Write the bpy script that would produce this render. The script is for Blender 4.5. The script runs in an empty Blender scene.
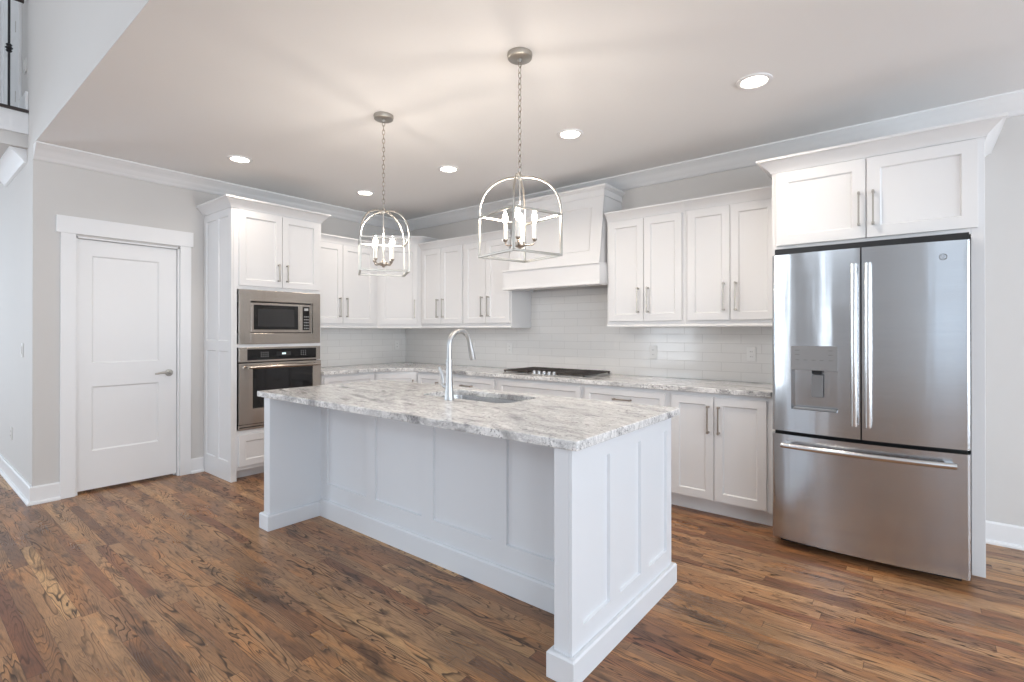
import bpy, bmesh, math, random
from math import sin, cos, pi, radians
from mathutils import Vector, Matrix
random.seed(7)
S = bpy.context.scene
COL = S.collection

# ------------------------------------------------------------------ camera
W, L, Z, Y7 = 4.32, -5.255, 2.745, 0.716      # back wall y, left wall x, kitchen ceiling z, ceiling edge y
cam = bpy.data.cameras.new('camera'); co = bpy.data.objects.new('camera', cam); COL.objects.link(co)
cam.sensor_width = 36; cam.lens = 503.6 / 1024 * 36; cam.sensor_fit = 'HORIZONTAL'
cam.shift_y = -(341 - 330.0) / 1024
cam.clip_start = .05
co.location = (0, 0, 1.318); co.rotation_euler = (pi / 2 + .0028, 0, .6745)
S.camera = co
# ------------------------------------------------------------------ world, exposure, large lights
wd = bpy.data.worlds.new('world'); S.world = wd; wd.use_nodes = True
wd.node_tree.nodes['Background'].inputs[0].default_value = (.75, .86, 1, 1)
wd.node_tree.nodes['Background'].inputs[1].default_value = 1.0
S.view_settings.view_transform = 'Standard'; S.view_settings.look = 'None'
S.view_settings.gamma = 1; S.view_settings.use_curve_mapping = False
S.view_settings.exposure = 0.15

def area(name, loc, rot, sx, sy, power, colr, spread=180):
    l = bpy.data.lights.new(name, 'AREA'); l.shape = 'RECTANGLE'; l.size = sx; l.size_y = sy
    l.energy = power; l.color = colr; l.spread = radians(spread)
    o = bpy.data.objects.new(name, l); o.location = loc; o.rotation_euler = rot; COL.objects.link(o)
    return o
DAY = (.82, .91, 1.0)
# daylight lamps inside unseen great room windows; high row and foyer lamp are added
# (centre, width, sill, head, power)
REAR_WIN = [(-5.4, 1.6, .4, 2.9, 66), (-2.55, .36, .4, 2.9, 8), (2.75, 1.7, .4, 2.9, 3)]
ADDED_HIGH_WIN = [(-5.4, 1.6, 3.5, 4.9, 36), (-2.2, 2.4, 3.5, 4.9, 28), (2.75, 1.7, 3.5, 4.9, 8)]  # high row added to brighten the bulkhead and balcony
for x, w, a, b, p in REAR_WIN + ADDED_HIGH_WIN:
    area('daylight_fill', (x, -5.40, (a + b) / 2), (radians(90), 0, 0), w - .1, b - a - .1, p, DAY)
RIGHT_WIN = [(-3.6, 1.6, .2, 2.9, 110), (-1.0, 1.8, .2, 2.9, 80), (2.3, 2.4, .25, 2.35, 112)]  # last window is added on the kitchen side to brighten the ceiling
for y, w, a, b, p in RIGHT_WIN:
    area('daylight_fill', (4.40, y, (a + b) / 2), (0, radians(108), 0), b - a - .1, w - .1, p, DAY)
area('daylight_fill', (-8.9, -1.6, 1.6), (0, radians(-90), 0), 2.2, 1.5, 85, (.72, .86, 1))  # added cool lamp for the hall side, no glazing is built there

# ------------------------------------------------------------------ materials
def mat(name):
    m = bpy.data.materials.new(name); m.use_nodes = True
    nt = m.node_tree; return m, nt, nt.nodes['Principled BSDF']
class NT:
    def __init__(s, nt): s.nt = nt
    def n(s, t, **k):
        x = s.nt.nodes.new(t)
        for a, b in k.items(): setattr(x, a, b)
        return x
    def l(s, a, b): s.nt.links.new(a, b)
    def put(s, sock, v):
        if hasattr(v, 'is_output') or hasattr(v, 'node'): s.l(v, sock)
        else: sock.default_value = v
    def m(s, op, a, b=None, c=None):
        x = s.n('ShaderNodeMath', operation=op); s.put(x.inputs[0], a)
        if b is not None: s.put(x.inputs[1], b)
        if c is not None: s.put(x.inputs[2], c)
        return x.outputs[0]
    def xyz(s, v=None):
        x = s.n('ShaderNodeSeparateXYZ'); 
        if v is not None: s.l(v, x.inputs[0])
        return x.outputs
    def comb(s, a, b, c=0.0):
        x = s.n('ShaderNodeCombineXYZ')
        for i, v in enumerate((a, b, c)): s.put(x.inputs[i], v)
        return x.outputs[0]
    def noise(s, v, scale, det=2, rough=.5, dist=0.0):
        x = s.n('ShaderNodeTexNoise'); s.l(v, x.inputs['Vector'])
        x.inputs['Scale'].default_value = scale; x.inputs['Detail'].default_value = det
        x.inputs['Roughness'].default_value = rough; x.inputs['Distortion'].default_value = dist
        return x.outputs[0]
    def ramp(s, f, stops, interp='LINEAR'):
        x = s.n('ShaderNodeValToRGB'); x.color_ramp.interpolation = interp; e = x.color_ramp.elements
        while len(e) < len(stops): e.new(.5)
        for i, (p, c) in enumerate(stops):
            e[i].position = p; e[i].color = (c, c, c, 1) if not isinstance(c, tuple) else (*c, 1)
        s.l(f, x.inputs[0]); return x.outputs[0]
    def mix(s, f, a, b, mode='MIX'):
        x = s.n('ShaderNodeMix', data_type='RGBA', blend_type=mode); s.put(x.inputs[0], f)
        for sock, v in ((x.inputs[6], a), (x.inputs[7], b)):
            if isinstance(v, tuple): sock.default_value = (*v, 1)
            else: s.l(v, sock)
        return x.outputs[2]
    def bump(s, hgt, strength, dist, bsdf):
        x = s.n('ShaderNodeBump'); x.inputs['Strength'].default_value = strength; x.inputs['Distance'].default_value = dist
        s.l(hgt, x.inputs['Height']); s.l(x.outputs[0], bsdf.inputs['Normal'])
def pos(T): return T.n('ShaderNodeNewGeometry').outputs['Position']

def simple(name, c, rough=.5, metal=0, var=.03, scale=3, bumps=0, spec=None, coat=0):
    m, nt, b = mat(name); T = NT(nt)
    p = T.n('ShaderNodeTexCoord').outputs['Object']
    n = T.noise(p, scale, 3)
    lo = tuple(max(0, x * (1 - var)) for x in c); hi = tuple(min(1, x * (1 + var)) for x in c)
    T.l(T.mix(n, lo, hi), b.inputs['Base Color'])
    b.inputs['Roughness'].default_value = rough; b.inputs['Metallic'].default_value = metal
    if spec is not None: b.inputs['Specular IOR Level'].default_value = spec
    if coat: b.inputs['Coat Weight'].default_value = coat; b.inputs['Coat Roughness'].default_value = .1
    if bumps: T.bump(T.noise(p, 220, 2), bumps, .001, b)
    return m
def emit(name, c, k):
    m, nt, b = mat(name); b.inputs['Base Color'].default_value = (*c, 1)
    b.inputs['Emission Color'].default_value = (*c, 1); b.inputs['Emission Strength'].default_value = k; return m

M = {}
M['cab'] = simple('cabinet_paint', (.77, .77, .775), .38, var=.01)
M['island'] = simple('island_cool_lit_paint', (.735, .755, .785), .38, var=.01)  # cabinet white with the cool window light tinted into its colour
M['trim'] = simple('trim_paint', (.83, .83, .835), .4, var=.01)
M['wall'] = simple('wall_paint', (.64, .62, .60), .7, var=.015, bumps=.15)
M['ceil'] = simple('ceiling_paint', (.87, .87, .87), .85, var=.01, bumps=.12)
M['great'] = simple('great_room_paint', (.66, .66, .66), .8, var=.02)
M['nickel'] = simple('brushed_nickel', (.44, .42, .385), .36, 1, var=.06, scale=60)
M['nickel_dark'] = simple('satin_nickel', (.42, .37, .32), .3, 1, var=.06, scale=60)
M['chrome'] = simple('satin_steel', (.52, .525, .53), .36, 1, var=.04, scale=40)
M['black'] = simple('black_plastic', (.012, .012, .013), .35)
M['glass'] = simple('black_glass', (.008, .008, .009), .05, spec=.45)
M['glassgrey'] = simple('oven_window_glass', (.03, .03, .031), .07, spec=.45)
M['iron'] = simple('cast_iron', (.035, .026, .022), .45, var=.3, scale=80)
M['balus'] = simple('wrought_iron', (.012, .012, .016), .4)
M['plastic'] = simple('white_plastic', (.82, .81, .79), .3)
M['socket'] = simple('socket_shadow', (.25, .24, .23), .5)
M['gasket'] = simple('gasket_rubber', (.01, .01, .01), .6)
M['greyplate'] = simple('dispenser_plastic', (.23, .23, .235), .3, .0)
M['mark'] = simple('printed_marks', (.16, .16, .16), .5)
M['markw'] = simple('printed_white_marks', (.45, .45, .45), .5)
M['candle'] = simple('candle_sleeve', (.80, .77, .72), .4)
M['bulb'] = emit('lit_bulb', (1, .86, .68), 38)
M['lamp'] = emit('lit_downlight', (1, .90, .78), 14)
M['disp'] = emit('lit_display', (.6, .75, .8), .8)
M['brass'] = simple('hinge_brass', (.25, .14, .05), .35, 1)
M['darkwood'] = simple('dark_stained_wood', (.04, .03, .028), .35)
M['carpet'] = simple('upper_floor', (.4, .38, .35), .9)

def stainless(name, c, rough, rot):
    m, nt, b = mat(name); T = NT(nt)
    p = T.n('ShaderNodeTexCoord').outputs['Object']
    s = T.xyz(p)
    v = T.comb(T.m('MULTIPLY', s[0], 3.0), T.m('MULTIPLY', s[1], 3.0), T.m('MULTIPLY', s[2], 260.0))
    n = T.noise(v, 1.0, 3, .6)
    big = T.noise(T.comb(T.m('MULTIPLY', s[0], 1.2), s[1], T.m('MULTIPLY', s[2], 5.0)), 2.2, 2, .5)
    lo = tuple(x * .93 for x in c); hi = tuple(min(1, x * 1.05) for x in c)
    T.l(T.mix(n, lo, hi), b.inputs['Base Color'])
    b.inputs['Metallic'].default_value = 1
    T.l(T.m('MULTIPLY_ADD', big, .10, rough - .05), b.inputs['Roughness'])
    b.inputs['Anisotropic'].default_value = .75; b.inputs['Anisotropic Rotation'].default_value = rot
    tg = T.n('ShaderNodeTangent', direction_type='RADIAL', axis='Z'); T.l(tg.outputs[0], b.inputs['Tangent'])
    wv = T.noise(T.comb(T.m('MULTIPLY', s[0], 9.0), T.m('MULTIPLY', s[1], 9.0), T.m('MULTIPLY', s[2], 1.3)), 1.0, 2, .5)
    T.bump(T.m('ADD', T.m('MULTIPLY', n, .05), T.m('MULTIPLY', wv, 3.2)), .5, .001, b)
    return m
M['bright'] = simple('polished_handle', (.66, .66, .66), .2, 1, var=.03, scale=40)
M['steel'] = stainless('brushed_stainless', (.54, .555, .575), .17, 0.25)
M['steelwarm'] = stainless('warm_brushed_stainless', (.50, .46, .42), .24, 0.25)
M['sink'] = simple('sink_steel', (.55, .56, .57), .25, 1)

def floor_mat():
    m, nt, b = mat('stained_oak_planks'); T = NT(nt)
    s = T.xyz(pos(T)); x, y = s[0], s[1]
    w = .0585
    yy = T.m('DIVIDE', T.m('ADD', y, 20.013), w)
    row = T.m('FLOOR', yy); fy = T.m('FRACT', yy)
    wn = T.n('ShaderNodeTexWhiteNoise', noise_dimensions='2D'); T.l(T.comb(row, 3.1), wn.inputs['Vector'])
    ln = T.m('MULTIPLY_ADD', wn.outputs[0], .5, .75)
    xx = T.m('DIVIDE', T.m('ADD', T.m('ADD', x, 30.0), T.m('MULTIPLY', wn.outputs[0], 7.7)), ln)
    pid = T.m('FLOOR', xx); fx = T.m('FRACT', xx)
    wn2 = T.n('ShaderNodeTexWhiteNoise', noise_dimensions='2D'); T.l(T.comb(row, pid), wn2.inputs['Vector'])
    c = T.n('ShaderNodeSeparateColor'); T.l(wn2.outputs[1], c.inputs[0]); r1, r2, r3 = c.outputs
    gx = T.m('ADD', T.m('MULTIPLY', x, 1.0), T.m('MULTIPLY', r1, 41.0))
    gy = T.m('ADD', T.m('MULTIPLY', y, 9.0), T.m('MULTIPLY', r2, 57.0))
    g = T.noise(T.comb(gx, gy), 1.0, 3.0, .42, .45)
    # contour lines of a slowly varying field are the cathedral arches of flat-sawn oak
    freq = T.m('MULTIPLY_ADD', r2, 10.0, 18.0)
    ring = T.m('FRACT', T.m('MULTIPLY', g, freq))
    line = T.ramp(ring, [(0, 0.0), (.62, .12), (.84, .9), (.92, 1.0), (1.0, 0.0)])
    fade = T.ramp(T.noise(T.comb(T.m('MULTIPLY', gx, 1.3), gy), .9, 2, .5), [(.36, .25), (.62, 1.0)])
    line = T.m('MULTIPLY', line, fade)
    pores = T.noise(T.comb(T.m('MULTIPLY', x, 14.0), T.m('MULTIPLY', y, 330.0)), 1.0, 2, .6)
    pores = T.ramp(pores, [(.42, 0.0), (.68, 1.0)])
    blot = T.noise(T.comb(T.m('MULTIPLY', x, 1.0), T.m('MULTIPLY', y, 2.2), 4.0), 1.6, 3, .55, .3)
    blot = T.ramp(blot, [(.32, 0.0), (.68, 1.0)])
    base = T.ramp(r3, [(0, (.19, .082, .040)), (.2, (.45, .240, .118)), (.45, (.64, .370, .180)), (.66, (.42, .205, .090)), (.82, (.29, .108, .050)), (1, (.78, .465, .215))])
    base = T.mix(T.m('MULTIPLY', T.m('SUBTRACT', 1.0, blot), .55), base, (.10, .055, .036))
    kn = T.noise(T.comb(T.m('MULTIPLY', x, 3.0), T.m('MULTIPLY', y, 9.0), r1), 1.3, 3, .6)
    org = T.noise(T.comb(T.m('MULTIPLY', x, 1.7), T.m('MULTIPLY', y, 6.0), T.m('MULTIPLY', r2, 9.0)), 1.2, 3, .6)
    base = T.mix(T.ramp(org, [(.50, 0.0), (.66, .55)]), base, (.62, .27, .09))
    base = T.mix(T.ramp(kn, [(.56, 0.0), (.68, .75)]), base, (.075, .040, .025))
    col = T.mix(T.m('MULTIPLY', line, .93), base, (.022, .011, .007))
    col = T.mix(T.m('MULTIPLY', pores, .42), col, (.060, .033, .022))
    ey = T.m('ABSOLUTE', T.m('SUBTRACT', fy, .5)); ex = T.m('MULTIPLY', T.m('ABSOLUTE', T.m('SUBTRACT', fx, .5)), 1.0)
    gap = T.m('MAXIMUM', T.m('GREATER_THAN', ey, .486), T.m('GREATER_THAN', ex, .4985))
    col = T.mix(T.m('MULTIPLY', gap, .6), col, (.04, .022, .015))
    T.l(col, b.inputs['Base Color'])
    T.l(T.m('ADD', T.m('MULTIPLY', blot, .08), T.m('MULTIPLY_ADD', line, .15, .26)), b.inputs['Roughness'])
    hgt = T.m('SUBTRACT', 1.0, T.m('ADD', T.m('MULTIPLY', gap, 1.0), T.m('ADD', T.m('MULTIPLY', line, .35), T.m('MULTIPLY', pores, .3))))
    T.bump(hgt, .35, .0012, b)
    b.inputs['Specular IOR Level'].default_value = .38
    return m
M['floor'] = floor_mat()

def granite_mat():
    m, nt, b = mat('white_grey_granite'); T = NT(nt)
    p = pos(T); s = T.xyz(p)
    a = radians(-12)
    u = T.m('ADD', T.m('MULTIPLY', s[0], cos(a)), T.m('MULTIPLY', s[1], sin(a)))
    v = T.m('SUBTRACT', T.m('MULTIPLY', s[1], cos(a)), T.m('MULTIPLY', s[0], sin(a)))
    q = T.comb(T.m('MULTIPLY', u, 1.0), T.m('MULTIPLY', v, 3.2), T.m('MULTIPLY', s[2], 2.0))
    n1 = T.noise(q, 2.6, 6, .62, .8)
    n2 = T.noise(q, 7.5, 8, .72, 1.0)
    n3 = T.noise(p, 75, 3, .7)
    col = T.ramp(n1, [(.34, (.30, .30, .31)), (.43, (.70, .695, .69)), (.53, (.90, .895, .885)), (.60, (.80, .795, .785)), (.69, (.33, .32, .32))])
    grey = T.ramp(n2, [(.47, 0.0), (.54, .85), (.60, .1), (.68, .9)])
    col = T.mix(T.m('MULTIPLY', grey, .62), col, (.30, .30, .31))
    brown = T.ramp(T.noise(q, 3.4, 4, .6, .5), [(.54, 0.0), (.70, .6)])
    col = T.mix(T.m('MULTIPLY', brown, .35), col, (.52, .45, .41))
    sp = T.ramp(n3, [(.54, 0.0), (.62, 1.0)])
    dens = T.ramp(T.noise(p, 9, 3, .6), [(.38, .12), (.62, .9)])
    col = T.mix(T.m('MULTIPLY', sp, dens), col, (.10, .10, .105))
    sp2 = T.ramp(T.noise(p, 130, 2, .6), [(.60, 0.0), (.68, .6)])
    col = T.mix(sp2, col, (.90, .89, .88))
    T.l(col, b.inputs['Base Color'])
    b.inputs['Roughness'].default_value = .13; b.inputs['Specular IOR Level'].default_value = .5
    return m
M['granite'] = granite_mat()

def tile_mat(name, axis):
    m, nt, b = mat(name); T = NT(nt)
    s = T.xyz(pos(T)); u = s[axis]; z = s[2]
    th, tl = .0762, .305
    r = T.m('DIVIDE', T.m('SUBTRACT', z, .914), th); row = T.m('FLOOR', r); fz = T.m('FRACT', r)
    uu = T.m('ADD', T.m('DIVIDE', T.m('ADD', u, 20.0), tl), T.m('MULTIPLY', T.m('MODULO', T.m('ABSOLUTE', row), 2.0), .5))
    fu = T.m('FRACT', uu); cid = T.m('FLOOR', uu)
    wn = T.n('ShaderNodeTexWhiteNoise', noise_dimensions='2D'); T.l(T.comb(row, cid), wn.inputs['Vector'])
    dz = T.m('MULTIPLY', T.m('SUBTRACT', .5, T.m('ABSOLUTE', T.m('SUBTRACT', fz, .5))), th)
    du = T.m('MULTIPLY', T.m('SUBTRACT', .5, T.m('ABSOLUTE', T.m('SUBTRACT', fu, .5))), tl)
    d = T.m('MINIMUM', dz, du)
    g = T.ramp(T.m('MULTIPLY', d, 100.0), [(.10, 0.0), (.22, 1.0)])
    col = T.mix(wn.outputs[0], (.79, .775, .755), (.81, .795, .775))
    col = T.mix(g, (.60, .585, .565), col)
    T.l(col, b.inputs['Base Color'])
    T.l(T.m('MULTIPLY_ADD', g, -.5, .62), b.inputs['Roughness'])
    wav = T.noise(pos(T), 14, 1, .4)
    hgt = T.m('ADD', g, T.m('ADD', T.m('MULTIPLY', wav, .5), T.m('MULTIPLY', wn.outputs[0], .12)))
    T.bump(hgt, .35, .0016, b)
    return m
M['tile_x'] = tile_mat('subway_tile_back', 0)
M['tile_y'] = tile_mat('subway_tile_side', 1)

# ------------------------------------------------------------------ mesh helpers
WO = {}      # object -> (world matrix of its frame)
class MB:
    """collects geometry in the local frame of a thing"""
    def __init__(s): s.v = []; s.f = []
    def add(s, vs, fs):
        k = len(s.v); s.v += [tuple(v) for v in vs]; s.f += [tuple(i + k for i in f) for f in fs]; return s
    def box(s, x0, x1, y0, y1, z0, z1):
        x0, x1 = sorted((x0, x1)); y0, y1 = sorted((y0, y1)); z0, z1 = sorted((z0, z1))
        return s.add([(x0, y0, z0), (x1, y0, z0), (x1, y1, z0), (x0, y1, z0), (x0, y0, z1), (x1, y0, z1), (x1, y1, z1), (x0, y1, z1)],
                     [(0, 3, 2, 1), (4, 5, 6, 7), (0, 1, 5, 4), (1, 2, 6, 5), (2, 3, 7, 6), (3, 0, 4, 7)])
    def prism(s, poly, z0, z1, axis=2):
        n = len(poly)
        def P(p, z): return (p[0], p[1], z) if axis == 2 else ((z, p[0], p[1]) if axis == 0 else (p[0], z, p[1]))
        vs = [P(p, z0) for p in poly] + [P(p, z1) for p in poly]
        fs = [tuple(range(n))[::-1], tuple(range(n, 2 * n))] + [(i, (i + 1) % n, n + (i + 1) % n, n + i) for i in range(n)]
        return s.add(vs, fs)
    def tube(s, pts, r, n=10, closed=False, flat=1.0, up=None):
        pts = [Vector(p) for p in pts]; m = len(pts); rs = r if isinstance(r, (list, tuple)) else [r] * m
        vs = []; prev = None
        for i, p in enumerate(pts):
            if closed: t = (pts[(i + 1) % m] - pts[i - 1]).normalized()
            else: t = (pts[min(i + 1, m - 1)] - pts[max(i - 1, 0)]).normalized()
            if prev is None:
                a = Vector(up) if up else (Vector((0, 0, 1)) if abs(t.z) < .9 else Vector((1, 0, 0)))
                u = (a - t * a.dot(t)).normalized()
            else: u = (prev - t * prev.dot(t)).normalized()
            prev = u; w = t.cross(u)
            for k in range(n):
                a = 2 * pi * k / n; vs.append(p + u * cos(a) * rs[i] + w * sin(a) * rs[i] * flat)
        fs = []
        for i in range(m if closed else m - 1):
            j = (i + 1) % m
            for k in range(n):
                l = (k + 1) % n; fs.append((i * n + k, i * n + l, j * n + l, j * n + k))
        if not closed: fs += [tuple(range(n))[::-1], tuple(range((m - 1) * n, m * n))]
        return s.add(vs, fs)
    def lathe(s, prof, c=(0, 0, 0), n=24, axis=2):
        vs = []; m = len(prof)
        for r, z in prof:
            for k in range(n):
                a = 2 * pi * k / n; p = (r * cos(a), r * sin(a), z)
                if axis == 1: p = (p[0], z, p[1])
                if axis == 0: p = (z, p[0], p[1])
                vs.append((p[0] + c[0], p[1] + c[1], p[2] + c[2]))
        fs = [(i * n + k, i * n + (k + 1) % n, (i + 1) * n + (k + 1) % n, (i + 1) * n + k) for i in range(m - 1) for k in range(n)]
        fs += [tuple(range(n))[::-1], tuple(range((m - 1) * n, m * n))]
        return s.add(vs, fs)
    def xf(s, mtx):
        s.v = [tuple(mtx @ Vector(v)) for v in s.v]; return s
    def grid_face(s, xs, zs, panels, yf, yb, rec=.009, ch=.008, M4=None):
        """shaker face in the xz plane looking towards -y; cells in `panels` are recessed"""
        b = MB(); q = lambda *p: b.add(p, [(0, 1, 2, 3)])
        for i in range(len(xs) - 1):
            for j in range(len(zs) - 1):
                x0, x1, z0, z1 = xs[i], xs[i + 1], zs[j], zs[j + 1]
                if (i, j) in panels:
                    a0, a1, c0, c1, y = x0 + ch, x1 - ch, z0 + ch, z1 - ch, yf + rec
                    q((x0, yf, z0), (x1, yf, z0), (a1, y, c0), (a0, y, c0)); q((x1, yf, z0), (x1, yf, z1), (a1, y, c1), (a1, y, c0))
                    q((x1, yf, z1), (x0, yf, z1), (a0, y, c1), (a1, y, c1)); q((x0, yf, z1), (x0, yf, z0), (a0, y, c0), (a0, y, c1))
                    q((a0, y, c0), (a1, y, c0), (a1, y, c1), (a0, y, c1))
                else: q((x0, yf, z0), (x1, yf, z0), (x1, yf, z1), (x0, yf, z1))
        for i in range(len(xs) - 1):
            x0, x1 = xs[i], xs[i + 1]; z0, z1 = zs[0], zs[-1]
            q((x0, yf, z0), (x0, yb, z0), (x1, yb, z0), (x1, yf, z0)); q((x0, yf, z1), (x1, yf, z1), (x1, yb, z1), (x0, yb, z1))
        for j in range(len(zs) - 1):
            z0, z1 = zs[j], zs[j + 1]; x0, x1 = xs[0], xs[-1]
            q((x0, yf, z0), (x0, yf, z1), (x0, yb, z1), (x0, yb, z0)); q((x1, yf, z0), (x1, yb, z0), (x1, yb, z1), (x1, yf, z1))
        for i in range(len(xs) - 1):
            for j in range(len(zs) - 1):
                q((xs[i], yb, zs[j]), (xs[i], yb, zs[j + 1]), (xs[i + 1], yb, zs[j + 1]), (xs[i + 1], yb, zs[j]))
        if M4 is not None: b.xf(M4)
        return s.add(b.v, b.f)
    def sweep(s, path, prof, side=1, closed=False):
        """profile (out, z) swept with mitres along an xy path; side=1: outward is to the right of travel"""
        n = len(path); P = [Vector((p[0], p[1])) for p in path]; rings = []
        for i in range(n):
            d0 = (P[i] - P[i - 1]).normalized() if (i or closed) else None
            d1 = (P[(i + 1) % n] - P[i]).normalized() if (i < n - 1 or closed) else None
            d0 = d0 or d1; d1 = d1 or d0
            n0 = Vector((d0.y, -d0.x)) * side; n1 = Vector((d1.y, -d1.x)) * side
            mi = (n0 + n1).normalized(); mi = mi / max(.2, mi.dot(n0))
            rings.append([(P[i].x + mi.x * o, P[i].y + mi.y * o, z) for o, z in prof])
        m = len(prof); vs = [v for r in rings for v in r]; fs = []
        for i in range(n if closed else n - 1):
            j = (i + 1) % n
            for k in range(m): l = (k + 1) % m; fs.append((i * m + k, j * m + k, j * m + l, i * m + l))
        if not closed: fs += [tuple(range(m)), tuple(range((n - 1) * m, n * m))[::-1]]
        return s.add(vs, fs)
    def build(s, name, m, parent=None, bevel=0, smooth=False, loc=None, segs=2):
        me = bpy.data.meshes.new(name)
        xs, ys, zs = zip(*s.v)
        F = WO.get(parent.name, Vector((0, 0, 0))) if parent else Vector((0, 0, 0))   # local coords are in the thing's frame
        c = Vector(((min(xs) + max(xs)) / 2, (min(ys) + max(ys)) / 2, min(zs))) if loc is None else Vector(loc)
        me.from_pydata([tuple(Vector(v) - c) for v in s.v], [], s.f)
        bm = bmesh.new(); bm.from_mesh(me); bmesh.ops.remove_doubles(bm, verts=bm.verts, dist=1e-5)
        bmesh.ops.recalc_face_normals(bm, faces=bm.faces); bm.to_mesh(me); bm.free()
        if smooth:
            me.polygons.foreach_set('use_smooth', [True] * len(me.polygons)); me.set_sharp_from_angle(angle=radians(38))
        me.materials.append(M[m]); o = bpy.data.objects.new(name, me); COL.objects.link(o)
        if parent: o.parent = parent
        o.location = c - F
        WO[o.name] = c          # position of this part's origin in the thing's frame
        if bevel:
            b = o.modifiers.new('bevel', 'BEVEL'); b.width = bevel; b.segments = segs; b.limit_method = 'ANGLE'; b.angle_limit = radians(50)
        return o
def thing(name, label, cat, loc, rz=0, group=None):
    o = bpy.data.objects.new(name, None); o.empty_display_size = .1; COL.objects.link(o)
    o.location = loc; o.rotation_euler = (0, 0, rz); tag(o, label, cat, group); WO[o.name] = Vector((0, 0, 0)); return o
def tag(o, label, cat, group=None):
    o['label'] = label; o['category'] = cat
    if group: o['group'] = group
    return o
def struct(o): o['kind'] = 'structure'; return o

def copy_tree(o, parent=None):
    c = o.copy(); COL.objects.link(c)
    if parent: c.parent = parent
    for ch in [k for k in bpy.data.objects if k.parent == o]: copy_tree(ch, c)
    WO[c.name] = WO.get(o.name, Vector((0, 0, 0)))
    return c

# ------------------------------------------------------------------ room shell
struct(MB().box(-9.2, 4.6, -5.6, W + .12, -.05, 0).build('floor', 'floor'))
GZ = 5.3
struct(MB().box(L - .12, 4.6, W, W + .12, 0, Z + .05).build('wall_back', 'wall'))
# left wall with the pantry doorway cut through it
DY0, DY1, DH = .968, 1.70, 2.085
b = MB().box(L - .12, L, Y7, DY0, 0, Z).box(L - .12, L, DY1, W, 0, Z).box(L - .12, L, DY0, DY1, DH, Z)
struct(b.build('wall_left', 'wall'))
struct(MB().box(-9.2, L - .12, Y7, Y7 + .12, 0, GZ).build('wall_hall', 'wall'))
struct(MB().box(L - .12, 4.6, Y7, Y7 + .12, Z + .001, GZ).build('wall_bulkhead', 'wall'))
struct(MB().box(L - .12, 4.6, Y7 + .121, W, Z, Z + .06).box(L, 4.6, Y7 + .001, Y7 + .121, Z, Z + .0009).build('ceiling', 'ceil'))
struct(MB().box(-9.2, 4.6, -5.6, Y7 + .12, GZ, GZ + .1).build('ceiling', 'ceil'))
struct(MB().box(-9.32, -9.2, -5.6, Y7 + .12, 0, GZ).build('wall_foyer', 'great'))
# great room walls behind the camera with openings for the unseen and added windows
b = MB(); edges = [-9.2] + [e for x, w, *_ in ADDED_HIGH_WIN for e in (x - w / 2, x + w / 2)] + [4.6]
for i in range(0, len(edges), 2): b.box(edges[i], edges[i + 1], -5.6, -5.48, 3.4, GZ)
for x, w, a, c, p in ADDED_HIGH_WIN: b.box(x - w / 2, x + w / 2, -5.6, -5.48, 3.4, a).box(x - w / 2, x + w / 2, -5.6, -5.48, c, GZ)
edges = [-9.2] + [e for x, w, *_ in REAR_WIN for e in (x - w / 2, x + w / 2)] + [4.6]
for i in range(0, len(edges), 2): b.box(edges[i], edges[i + 1], -5.6, -5.48, 0, 3.4)
for x, w, a, c, p in REAR_WIN: b.box(x - w / 2, x + w / 2, -5.6, -5.48, 0, a).box(x - w / 2, x + w / 2, -5.6, -5.48, c, 3.4)
struct(b.build('wall_rear', 'great'))
b = MB(); edges = [-5.6] + [e for y, w, *_ in RIGHT_WIN for e in (y - w / 2, y + w / 2)] + [W + .12]
for i in range(0, len(edges), 2): b.box(4.48, 4.6, edges[i], edges[i + 1], 0, GZ)
for y, w, a, c, p in RIGHT_WIN: b.box(4.48, 4.6, y - w / 2, y + w / 2, 0, a).box(4.48, 4.6, y - w / 2, y + w / 2, c, GZ)
struct(b.build('wall_right', 'great'))
k = 1
for x, w, s0, s1, p in REAR_WIN + ADDED_HIGH_WIN:  # frames of unseen windows; the high row is added for its light
    b = MB()
    for a in (-w / 2 - .09, w / 2): b.box(x + a, x + a + .09, -5.48, -5.455, s0 - .09, s1 + .09)
    for z in (s0 - .09, s1): b.box(x - w / 2, x + w / 2, -5.48, -5.455, z, z + .09)
    if w > 1: b.box(x - .02, x + .02, -5.56, -5.52, s0, s1)
    b.box(x - w / 2, x + w / 2, -5.56, -5.52, (s0 + s1) / 2, (s0 + s1) / 2 + .06)
    struct(b.build('window_%d' % k, 'trim')); k += 1
for y, w, s0, s1, p in RIGHT_WIN:  # unseen frames; the kitchen-side one is added for its light
    b = MB()
    for a in (-w / 2 - .09, w / 2): b.box(4.455, 4.48, y + a, y + a + .09, s0 - .09, s1 + .09)
    for z in (s0 - .09, s1): b.box(4.455, 4.48, y - w / 2, y + w / 2, z, z + .09)
    b.box(4.52, 4.56, y - .02, y + .02, s0, s1); b.box(4.52, 4.56, y - w / 2, y + w / 2, (s0 + s1) / 2, (s0 + s1) / 2 + .06)
    struct(b.build('window_%d' % k, 'trim')); k += 1

# ceiling crown (profile: out from wall, z)
CR = [(0, Z), (.125, Z), (.125, Z - .012), (.112, Z - .016), (.106, Z - .024), (.085, Z - .034), (.055, Z - .058), (.034, Z - .083), (.026, Z - .088), (.020, Z - .102), (.004, Z - .112), (0, Z - .112)]
struct(MB().sweep([(4.48, W), (L, W), (L, Y7 + .002)], CR, side=-1).build('trim_1', 'trim', smooth=True))
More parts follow.
